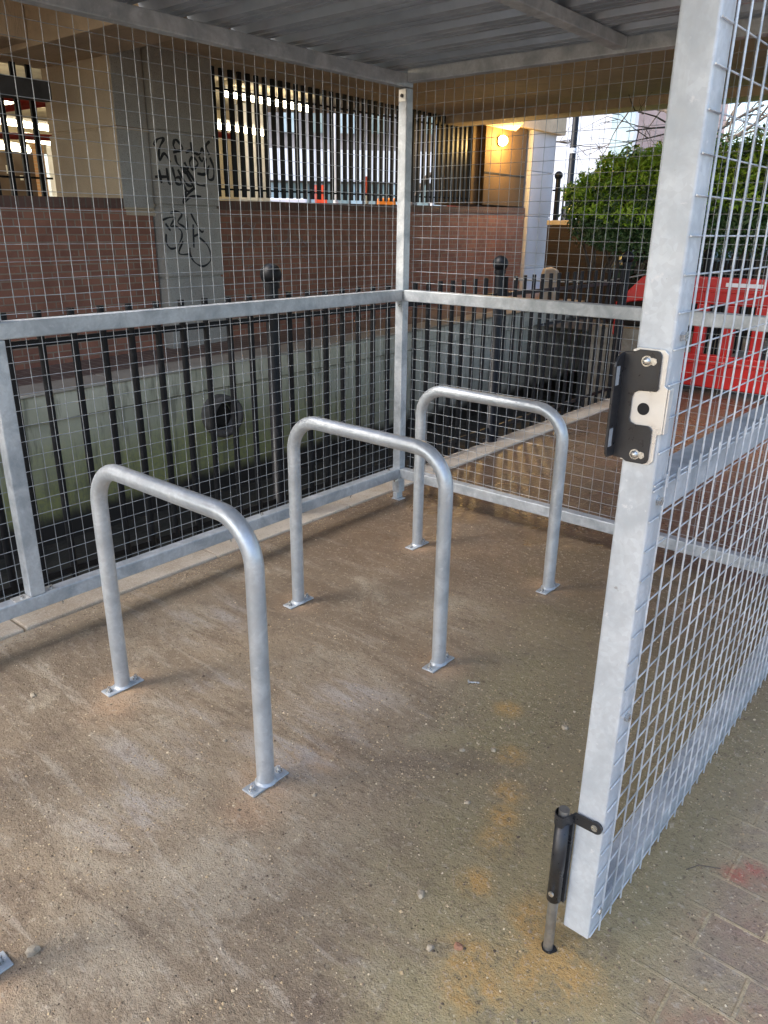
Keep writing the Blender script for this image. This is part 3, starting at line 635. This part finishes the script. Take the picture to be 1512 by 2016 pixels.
# drop bolt
rx, ry = 2.052, GY-.021
b = MB(); b.tube([(rx, ry, -.02), (rx, ry, .374)], .0108, 22); rod = b.build('drop_rod', simple('brushed_rod', (.30, .30, .29), (.42, .42, .41), 30, .38, .8, .1), gt, .001)
b = MB(); N = 16; vs = []
for z in (.140, .345):
    for rr in (.0118, .0150):
        for i in range(N+1):
            a = PI*.35 + 2*PI*.83*i/N; vs.append(Vector((rx+rr*math.cos(a), ry+rr*math.sin(a), z)))
m = N+1; fs = []
for i in range(N): fs += [(i, i+1, 2*m+i+1, 2*m+i), (m+i, 3*m+i, 3*m+i+1, m+i+1), (i, m+i, m+i+1, i+1), (2*m+i, 2*m+i+1, 3*m+i+1, 3*m+i)]
b.add(vs, fs, True); b.box(rx-.0125, rx+.018, ry+.010, GY-.0006, .132, .345)
b.build('bolt_sleeve', M['black_powder'], gt)
b = MB(); b.tube([(rx, ry-.0152, .165), (rx, ry-.0184, .165)], .006, 12); b.build('rivet', M['bolt'], gt)
b = MB()
vs = []; K = 14
path = [(rx-.0162*math.cos(a), ry-.0162*math.sin(a)) for a in [(-.5+1.15*k/K)*PI for k in range(K+1)]] + [(rx+.018, GY-.0055), (rx+.062, GY-.0050)]
for (x, y_) in path: vs += [Vector((x, y_, .340)), Vector((x, y_, .366))]
for (x, y_) in path: vs += [Vector((x, y_, .340))+Vector((0, -.0025, 0)), Vector((x, y_, .366))+Vector((0, -.0025, 0))]
q = len(path)*2; fs = []
for i in range(len(path)-1):
    a = 2*i; fs += [(a, a+1, a+3, a+2), (q+a, q+a+2, q+a+3, q+a+1), (a, a+2, q+a+2, q+a), (a+1, q+a+1, q+a+3, a+3)]
b.add(vs, fs); b.tube([(rx+.062, GY-.0078, .353), (rx+.062, GY-.0008, .353)], .0130, 20, False); st_ = b.build('strap', M['black_powder'], gt)
b = MB(); b.tube([(rx+.060, GY-.0092, .353), (rx+.060, GY-.0079, .353)], .0070, 14, False); b.build('strap_screw', M['bolt'], st_)
# hole in the ground for the rod
b = MB(); vs = [Vector((rx+.004, ry-.006, .0012))]; N = 22
for i in range(N): a = 2*PI*i/N; vs.append(Vector((rx+.002+.0170*math.cos(a)*(1+.15*math.sin(3*a)), ry-.001+.0150*math.sin(a), .0012)))
b.add(vs, [(0, 1+i, 1+(i+1) % N) for i in range(N)]); tag(b.build('bolt_socket', M['dark_hole']), 'small dark hole in the ground taking the gate rod', 'hole')
# ================================================================== BIKE STANDS
def make_stand(label):
    r_ = thing('bike_stand', label, 'bike stand', (.843, -2.07, 0), 'hoop bike stands in a row'); xa, xb, y_, zt, rb, r = .485, 1.20, -2.07, .777, .125, .0248
    pts = [(xa, y_, .006), (xa, y_, zt-rb)]
    for k in range(1, 13): a = PI/2*k/12; pts.append((xa+rb-rb*math.cos(a), y_, zt-rb+rb*math.sin(a)))
    pts.append((xb-rb, y_, zt))
    for k in range(1, 13): a = PI/2*k/12; pts.append((xb-rb+rb*math.sin(a), y_, zt-rb+rb*math.cos(a)))
    pts.append((xb, y_, .006))
    b = MB(); b.tube(pts, r, 28); b.build('hoop', M['tube'], r_)
    for x in (xa, xb):
        b = MB(); b.box(x-.024, x+.024, y_-.066, y_+.066, .0005, .0065); pl = b.build('base_plate', M['galv'], r_, .002)
        b = MB(); b.tube([(x, y_, .0065), (x, y_, .013)], .03, 24, True, True, [.031, .0255]); b.build('weld', M['galv'], pl)
        for s in (-1, 1):
            b = MB(); c = (x, y_+s*.050); b.tube([(*c, .0066), (*c, .0085)], .0105, 16, False); b.tube([(*c, .0086), (*c, .0165)], .0082, 6, False); b.tube([(*c, .0165), (*c, .024)], .0045, 10, False); b.build('anchor_bolt', M['bolt'], pl)
    return r_
st1 = make_stand('galvanised hoop bike stand nearest the camera that shows whole')
for dy, lab in ((.813, 'middle galvanised hoop bike stand between two others'), (1.613, 'farthest galvanised hoop bike stand, beside the cage corner post'), (-.783, 'hoop bike stand showing only a foot plate in the bottom left corner')):
    c = copy_tree(st1); c.location.y += dy; c['label'] = lab
    for q in list(c.children):
        pass
# ================================================================== small things on the ground
def rock(name, label, x, y, r, mat, k=1):
    rnd = random.Random(k); bm = bmesh.new(); bmesh.ops.create_icosphere(bm, subdivisions=2, radius=r)
    for v in bm.verts: v.co *= rnd.uniform(.72, 1.12); v.co.z *= .7; v.co.x *= 1.25
    me = bpy.data.meshes.new(name); bm.to_mesh(me); bm.free(); me.materials.append(mat)
    o = bpy.data.objects.new(name, me); C.objects.link(o); o.location = (x, y, r*.38); o.rotation_euler.z = k*1.3; tag(o, label, 'pebble', 'loose pebbles on the slab')
rocks = [(1.223, -2.748, .013, 'tan pebble beside the foot plate in the bottom left corner', 0), (1.719, -1.303, .011, 'rounded grey brown pebble nearest the left edge of the gate', 0), (1.672, -1.771, .007, 'small cream pebble halfway between near bike stand and drop bolt', 0),
         (1.761, -2.092, .010, 'brown pebble in front of the drop bolt, left of it', 0), (1.905, -2.148, .009, 'reddish pebble on the orange sand left of the gate rod', 1), (1.860, -2.190, .008, 'pale grey pebble next to the reddish one', 0), (.312, -2.293, .010, 'dark pebble left of the near stand at the photo edge', 0), (1.538, -1.599, .008, 'angular pebble, left one of a close pair on the slab', 0), (1.607, -1.538, .009, 'angular pebble, right one of a close pair on the slab', 0), (.97, -2.03, .006, 'cream stone chip left of the near stand leg', 0), (1.34, -2.02, .006, 'small stone chip right of the near stand foot', 0)]
for i, (x, y, r, l, q) in enumerate(rocks): rock('pebble', l, x, y, r, M['stone_red'] if q else M['stone'], i+1)
lb = thing('loose_bolt', 'loose steel bolt lying on the slab right of the middle stand', 'bolt', (1.365, -1.285, .006))
b = MB(); b.tube([(1.352, -1.290, .006), (1.382, -1.270, .006)], .0035, 8); b.build('shank', M['bolt'], lb); b = MB(); b.tube([(1.349, -1.2925, .007), (1.353, -1.2895, .007)], .0075, 6, False); b.build('head', M['bolt'], lb)
# grit: countless sand grains and crumbs
b = MB(); rnd = random.Random(3); vs = []; fs = []
def grain(x, y, r):
    n0 = len(vs); a = rnd.uniform(0, 6.28)
    for k in range(4): vs.append((x+r*math.cos(a+k*PI/2)*rnd.uniform(.6, 1.2), y+r*math.sin(a+k*PI/2)*rnd.uniform(.6, 1.2), 0))
    vs.append((x+r*rnd.uniform(-.3, .3), y+r*rnd.uniform(-.3, .3), r*rnd.uniform(.5, 1.0)))
    for k in range(4): fs.append((n0+k, n0+(k+1) % 4, n0+4))
cl = [(rnd.uniform(.6, 2.3), rnd.uniform(-2.9, -.9), rnd.uniform(.05, .25)) for _ in range(110)]
for _ in range(40000):
    if rnd.random() < .55: c = rnd.choice(cl); x = rnd.gauss(c[0], c[2]); y = rnd.gauss(c[1], c[2])
    else: x = rnd.uniform(0, 2.8); y = rnd.uniform(-3.0, .0)
    if rnd.random() < .55 and x+(-y)*.55 < 2.0: continue
    if x < -.05: continue
    grain(x, y, min(.0062, .0011*math.exp(rnd.gauss(.3, .5))))
for _ in range(2500):    # along the slab's edge by the kerb
    grain(abs(rnd.gauss(0, .05))-.11, rnd.uniform(-3, .05), rnd.uniform(.001, .0035))
b.v = [Vector(v) for v in vs]; b.f = [list(f) for f in fs]; b.sm = [False]*len(fs)
tag(b.build('grit', M['grit']), 'loose sand grains and crumbs scattered over the slab', 'grit', None, 'stuff')
# twig
b = MB(); b.tube([(2.205, -1.615, .004), (2.225, -1.590, .012), (2.268, -1.560, .006)], .0013, 5); tag(b.build('twig', M['bark']), 'thin dry twig on the paving beside the gate', 'twig')
# ================================================================== RED BARRIER
rb_ = thing('plastic_barrier', 'red plastic pedestrian barrier standing behind the cage', 'barrier', (.6, 4.4, 0))
bd = [(-.46, .36), (-.46, .62), (-.74, .76), (-.70, .82), (-.49, 1.04), (-.42, 1.06), (1.62, 1.06), (1.66, 1.0), (1.66, .05), (-.40, .05)]
fb = lambda a, z, t_: Vector((a, t_, z))
b = MB()
b.prism([(-.745, .77), (-.69, .835), (-.50, 1.035), (-.44, 1.065), (1.60, 1.065), (1.66, 1.02), (1.66, .82), (-.42, .82)], fb, 4.36, 4.44)
b.box(-.42, 1.66, 4.365, 4.435, .62, .70)
b.box(-.42, 1.66, 4.365, 4.435, .05, .36)
xs = [-.42, -.14, .12, .38, .64, .90, 1.16, 1.42, 1.66]
for i, x in enumerate(xs):
    w = .055; b.box(max(-.42, x-w), min(1.66, x+w), 4.367, 4.433, .355, .625); b.box(max(-.42, x-w), min(1.66, x+w), 4.367, 4.433, .695, .825)
b.build('body', M['barrier'], rb_, .014, 3)
b = MB(); b.box(-.745, -.70, 4.375, 4.425, .46, .79); b.build('interlock_lug', M['barrier'], rb_, .01)
b = MB(); b.box(-.40, 1.64, 4.352, 4.364, .93, .955); b.box(-.40, 1.64, 4.350, 4.366, .27, .30); b.build('moulded_rib', M['barrier'], rb_, .005)
for x in (-.05, 1.25):
    b = MB(); b.prism([(4.12, 0), (4.68, 0), (4.68, .05), (4.46, .12), (4.34, .12), (4.12, .05)], lambda a, z, t_: Vector((t_, a, z)), x-.06, x+.06); b.build('foot', M['dark_steel'], rb_, .01)
b = MB(); b.box(.30, .62, 4.352, 4.3585, .985, 1.02); b.build('reflective_strip', M['white'], rb_)
# ================================================================== GARDEN beyond
b = MB(); b.add([(-3.0, 9.0, .02), (8, 9.0, .02), (14, 30, .6), (-3.0, 30, .6)], [(0, 1, 2, 3)]); tag(b.build('garden_soil', M['soil']), kind='structure')
pw = thing('planter_wall', 'low dark brick planter wall with pale timber coping behind the red barrier', 'wall', (-.5, 9.2, 0))
b = MB(); b.box(-3.0, 6, 9.2, 9.45, -.1, .86); b.build('brickwork', M['dark_brick'], pw)
b = MB(); b.box(-3.02, 6.02, 9.14, 9.48, .862, .98); b.build('timber_coping', M['timber'], pw, .02)
b = MB(); b.box(-2.98, 5.98, 9.452, 13, .3, .88); tag(b.build('planting_bed', M['soil']), kind='structure')
b = MB(); b.box(-3.0, -.32, 8.76, 30, -1.6, .0); tag(b.build('garden_bank', M['kerb']), kind='structure')
b = MB(); b.hexa([(-5.8, 12.6, -1.4), (-3.01, 12.6, -1.4), (-5.8, 17.0, -1.4), (-3.01, 17, -1.4), (-5.8, 12.6, .24), (-3.01, 12.6, .2), (-5.8, 17, .9), (-3.01, 17, .9)]); tag(b.build('grass_bank', M['grass']), kind='structure')
# tall garden wall (left), its end stone
A = at_d(1078, 440, 16.5); B = at_d(1290, 440, 14.5)
gw = thing('garden_wall', 'dark brick garden wall beside the white column, overgrown by the shrub', 'wall', Vector((A.x, A.y, 0)))
b = MB(); slab2(b, A, B, -.1, 1.55, .35); b.build('brickwork', M['dark_brick'], gw); b = MB(); slab2(b, A+(A-B).normalized()*.04-FW*.03, B, 1.552, 1.64, .42); b.build('coping', M['coping'], gw, .01)
A_ = at_d(1083, 540, 15.6); gs_ = MB(); gs_.prism([(-.17, 0), (.17, 0), (.16, .62), (.13, .70), (.02, .74), (-.12, .72), (-.16, .60)], lambda a, z, t_: Vector((A_.x+a*.8+t_*.6, A_.y+a*.6-t_*.8, z+.05)), -.15, .15); tag(gs_.build('end_stone', M['coping'], None, .04, 3), 'weathered pale stone block at the foot of the garden wall', 'stone')
# leaves
def leaves(b, c, rad, n, size, rnd, lo=-1.):
    for _ in range(n):
        while True:
            v = Vector((rnd.uniform(-1, 1), rnd.uniform(-1, 1), rnd.uniform(lo, 1)))
            if v.length < 1 and v.length > .45 and rnd.random() < .35+.65*(math.sin(v.x*7+c[0]*5)*math.sin(v.y*6+2)*math.sin(v.z*8+c[2]*4) > -.12): break
        k = 1+.18*math.sin(v.x*9+c[0]*3)*math.sin(v.z*8+v.y*7)
        p = Vector(c)+Vector((v.x*rad[0], v.y*rad[1], v.z*rad[2]))*k
        d = Vector((rnd.gauss(v.x, .6), rnd.gauss(v.y, .6), rnd.gauss(v.z*.8+.25, .6))).normalized(); a = d.orthogonal().normalized()
        a = (a*math.cos(q := rnd.uniform(0, 6.28)) + d.cross(a)*math.sin(q)); e = d.cross(a); s = size*rnd.uniform(.6, 1.3)
        b.add([p-a*s, p-e*s*.42+d*s*.12, p+a*s, p+e*s*.42+d*s*.12], [(0, 1, 2, 3)])
rnd = random.Random(11)
def shrub(name, label, clumps, n_old, n_new, stems, size=.043):
    r_ = thing(name, label, 'shrub', (clumps[0][0][0], clumps[0][0][1], 1.0), 'shrubs beyond the cage')
    b = MB()
    for c, rad in clumps: leaves(b, c, rad, n_old, size, rnd)
    b.build('foliage', M['leaf_old'], r_)
    b = MB()
    for c, rad in clumps: leaves(b, (c[0], c[1], c[2]+rad[2]*.22), (rad[0]*1.04, rad[1]*1.04, rad[2]*.98), n_new, size, rnd, -.05)
    b.build('young_foliage', M['leaf_new'], r_)
    b = MB()
    for k in range(stems):
        c, rad = clumps[k % len(clumps)]; p = Vector((c[0]+rnd.uniform(-.2, .2), c[1], .85))
        b.tube([p, p+Vector((rnd.uniform(-.2, .2), 0, .4)), Vector(c)+Vector((rnd.uniform(-.4, .4)*rad[0], 0, 0))], .02, 6, True, True, [.03, .02, .008])
    b.build('stem', M['bark'], r_)
def cl_(px, py, D, rx_, ry_, rz_): p = at_d(px, py, D); return ((p.x, p.y, p.z), (rx_, ry_, rz_))
shrub('laurel_shrub', 'bright green leafy shrub left of the gate stile', [cl_(1190, 405, 13.2, .62, .6, .42), cl_(1255, 385, 12.8, .75, .7, .55), cl_(1335, 392, 12.6, .8, .7, .60), cl_(1225, 440, 12.8, .85, .6, .42), cl_(1290, 455, 12.6, .8, .6, .45)], 3600, 4600, 16)
shrub('laurel_shrub', 'dense green shrub seen through the gate mesh', [cl_(1395, 372, 12.4, .7, .6, .58), cl_(1460, 385, 12.2, .7, .6, .58), cl_(1530, 360, 12.2, .8, .6, .66), cl_(1420, 430, 12.0, .9, .6, .5), cl_(1520, 430, 12.0, .9, .6, .5), cl_(1620, 380, 12, .9, .7, .8)], 3000, 1500, 14)
b = MB()
for k in range(5200):
    x = rnd.uniform(-2.9, 4); z = .98+abs(rnd.gauss(0, .12)); y_ = rnd.uniform(9.3, 9.9)
    if rnd.random() < .25: y_ = 9.12; z = rnd.uniform(.75, 1.05)
    p = Vector((x, y_, z)); d = Vector((rnd.gauss(0, .5), rnd.gauss(-.6, .4), rnd.gauss(.7, .4))).normalized(); a = d.orthogonal(); e = d.cross(a); s = rnd.uniform(.03, .055)
    b.add([p-a*s, p-e*s*.7, p+a*s, p+e*s*.7], [(0, 1, 2, 3)])
tag(b.build('ivy', M['ivy']), 'grey green ivy growing along the planter top', 'ivy', None, 'stuff')
# bare trees
def bare_tree(name, label, base, h_, r, lean, seed, depth=5, cat='tree'):
    rn = random.Random(seed); r_ = thing(name, label, cat, base); b = MB(); tr = MB()
    def grow(bb, p, d, L, r, lev):
        pts = [p]; q = p.copy(); dd = d.copy()
        for k in range(4):
            dd = (dd + Vector((rn.gauss(0, .13), rn.gauss(0, .13), rn.gauss(.02, .08)))).normalized(); q = q + dd*L/4; pts.append(q.copy())
        bb.tube(pts, r, 6 if lev else 10, True, False, [r*(1-.13*k) for k in range(5)])
        if lev >= depth: return
        for k in range(rn.choice((2, 3, 3))):
            ax = dd.orthogonal().normalized(); ax.rotate(Matrix.Rotation(rn.uniform(0, 6.28), 3, dd)); nd = (dd*.75+ax*rn.uniform(.45, .9)).normalized()
            grow(b, pts[rn.choice((2, 3, 4, 4))], nd, L*rn.uniform(.6, .85), r*.52, lev+1)
    grow(tr, Vector(base), lean, h_, r, 0); tr.build('trunk', M['bark'], r_); b.build('branches', M['bark'], r_)
p = at_d(1488, 420, 15.5); bare_tree('bare_tree', 'bare tree with a dark trunk behind the shrub seen through the gate', (p.x, p.y, .4), 2.6, .11, Vector((-.06, 0, 1)), 5, 5)
p = at_d(1345, 420, 19); bare_tree('bare_tree', 'bare branching tree in front of the pale buildings beyond the shrub', (p.x, p.y, .4), 3.0, .10, Vector((-.25, .1, 1)), 9, 6)
p = at_d(772, 420, 24); bare_tree('bare_tree', 'bare street tree seen beside the corner post through the car park', (p.x, p.y, -.1), 3.2, .13, Vector((.03, 0, 1)), 3, 4)
# upper railing, lamp post and far buildings
lpn = at_d(1117, 420, 22); lp2 = thing('lamp_post', 'tall black lamp post with a white collar beyond the white column', 'lamp post', (lpn.x, lpn.y, .5))
b = MB(); b.tube([(lpn.x, lpn.y, .5), (lpn.x, lpn.y, 2.0), (lpn.x, lpn.y, 2.05), (lpn.x, lpn.y, 8.5)], .1, 16, True, True, [.13, .13, .085, .07]); b.build('pole', M['rail_black'], lp2)
zc = at_d(1117, 297, 22).z; b = MB(); b.tube([(lpn.x, lpn.y, zc-.06), (lpn.x, lpn.y, zc+.06)], .095, 16); b.build('collar', M['white'], lp2)
b = MB(); b.tube([(lpn.x, lpn.y, 8.5), (lpn.x+.25, lpn.y, 8.8), (lpn.x+.7, lpn.y, 8.85)], .04, 10); b.box(lpn.x+.5, lpn.x+1.1, lpn.y-.14, lpn.y+.14, 8.78, 8.92); b.build('lamp_head', M['dark_steel'], lp2)
A = at_d(1092, 440, 17.2); B = at_d(1180, 440, 17.8); up_ = thing('railing', 'short black railing with a ball topped post on the garden wall', 'railing', (A.x, A.y, 1.6))
b = MB(); b.tube([(A.x, A.y, .8), (A.x, A.y, 2.45)], .05, 14); pp = b.build('post', M['rail_black'], up_); b = MB(); b.sphere((A.x, A.y, 2.5), .085, 16, 10); b.build('ball_finial', M['rail_black'], pp)
for k in range(-1, 12):
    q = A.lerp(B, (k+.6)/11)
    b = MB(); b.tube([(q.x, q.y, 1.0), (q.x, q.y, 2.28)], .016, 8); b.build('bar', M['rail_black'], up_)
b = MB(); b.tube([Vector((*A.lerp(B, -.1).xy, 2.22)), Vector((B.x, B.y, 2.22))], .018, 8); b.build('cross_rail', M['rail_black'], up_)
def block(name, label, x0, x1, D, z1, mat, wins=()):
    A = at_d(x0, 300, D); B = at_d(x1, 300, D*1.02); r_ = thing(name, label, 'building', Vector((A.x, A.y, 0)))
    b = MB(); slab2(b, A, B, -.1, z1, 8); b.build('walls', mat, r_)
    b = MB(); slab2(b, A-FW*.05, B-FW*.05, z1+.002, z1+.3, 8.1); b.build('parapet', mat, r_)
    for (xa, xb, za, zb, m_) in wins:
        b = MB(); slab2(b, at_d(xa, 300, D-.25), at_d(xb, 300, D-.2), za, zb, .12); b.build('window', m_, r_)
block('white_building', 'large blank white rendered building beyond the garden', 1040, 1250, 46, 16, M['far_white'], [(1198, 1243, 3.8, 15, M['pane_blue'])])
block('pink_building', 'pinkish brick building behind the bare branches', 1236, 1420, 58, 18, M['far_pink'], [(1330, 1360, 6, 9, M['glass']), (1330, 1360, 11, 14, M['glass'])])
# ================================================================== LIGHT
w = bpy.data.worlds.new('World'); S.world = w; w.use_nodes = True; nt = w.node_tree
sky = nt.nodes.new('ShaderNodeTexSky'); sky.sky_type = 'NISHITA'; sky.sun_disc = False
d = Vector((-.38, -.62, .72)).normalized()          # towards the sun
el = math.asin(d.z); az = math.atan2(d.x, d.y)
sky.sun_elevation = el; sky.sun_rotation = az; sky.air_density = 1.0; sky.dust_density = 3.2; sky.ozone_density = 1.0
bg = nt.nodes['Background']; bg.inputs['Strength'].default_value = .15; nt.links.new(sky.outputs[0], bg.inputs[0])
sl = bpy.data.lights.new('sun', 'SUN'); sl.energy = .9; sl.angle = math.radians(24); sl.color = (1, .96, .9)
so = bpy.data.objects.new('sun', sl); C.objects.link(so); so.rotation_euler = d.to_track_quat('Z', 'Y').to_euler()
S.view_settings.view_transform = 'Standard'; S.view_settings.look = 'None'; S.view_settings.exposure = 1.9; S.view_settings.gamma = 1
S.render.engine = 'CYCLES'; S.render.resolution_x = 768; S.render.resolution_y = 1024
S.cycles.max_bounces = 8; S.cycles.diffuse_bounces = 4; S.cycles.sample_clamp_indirect = 6
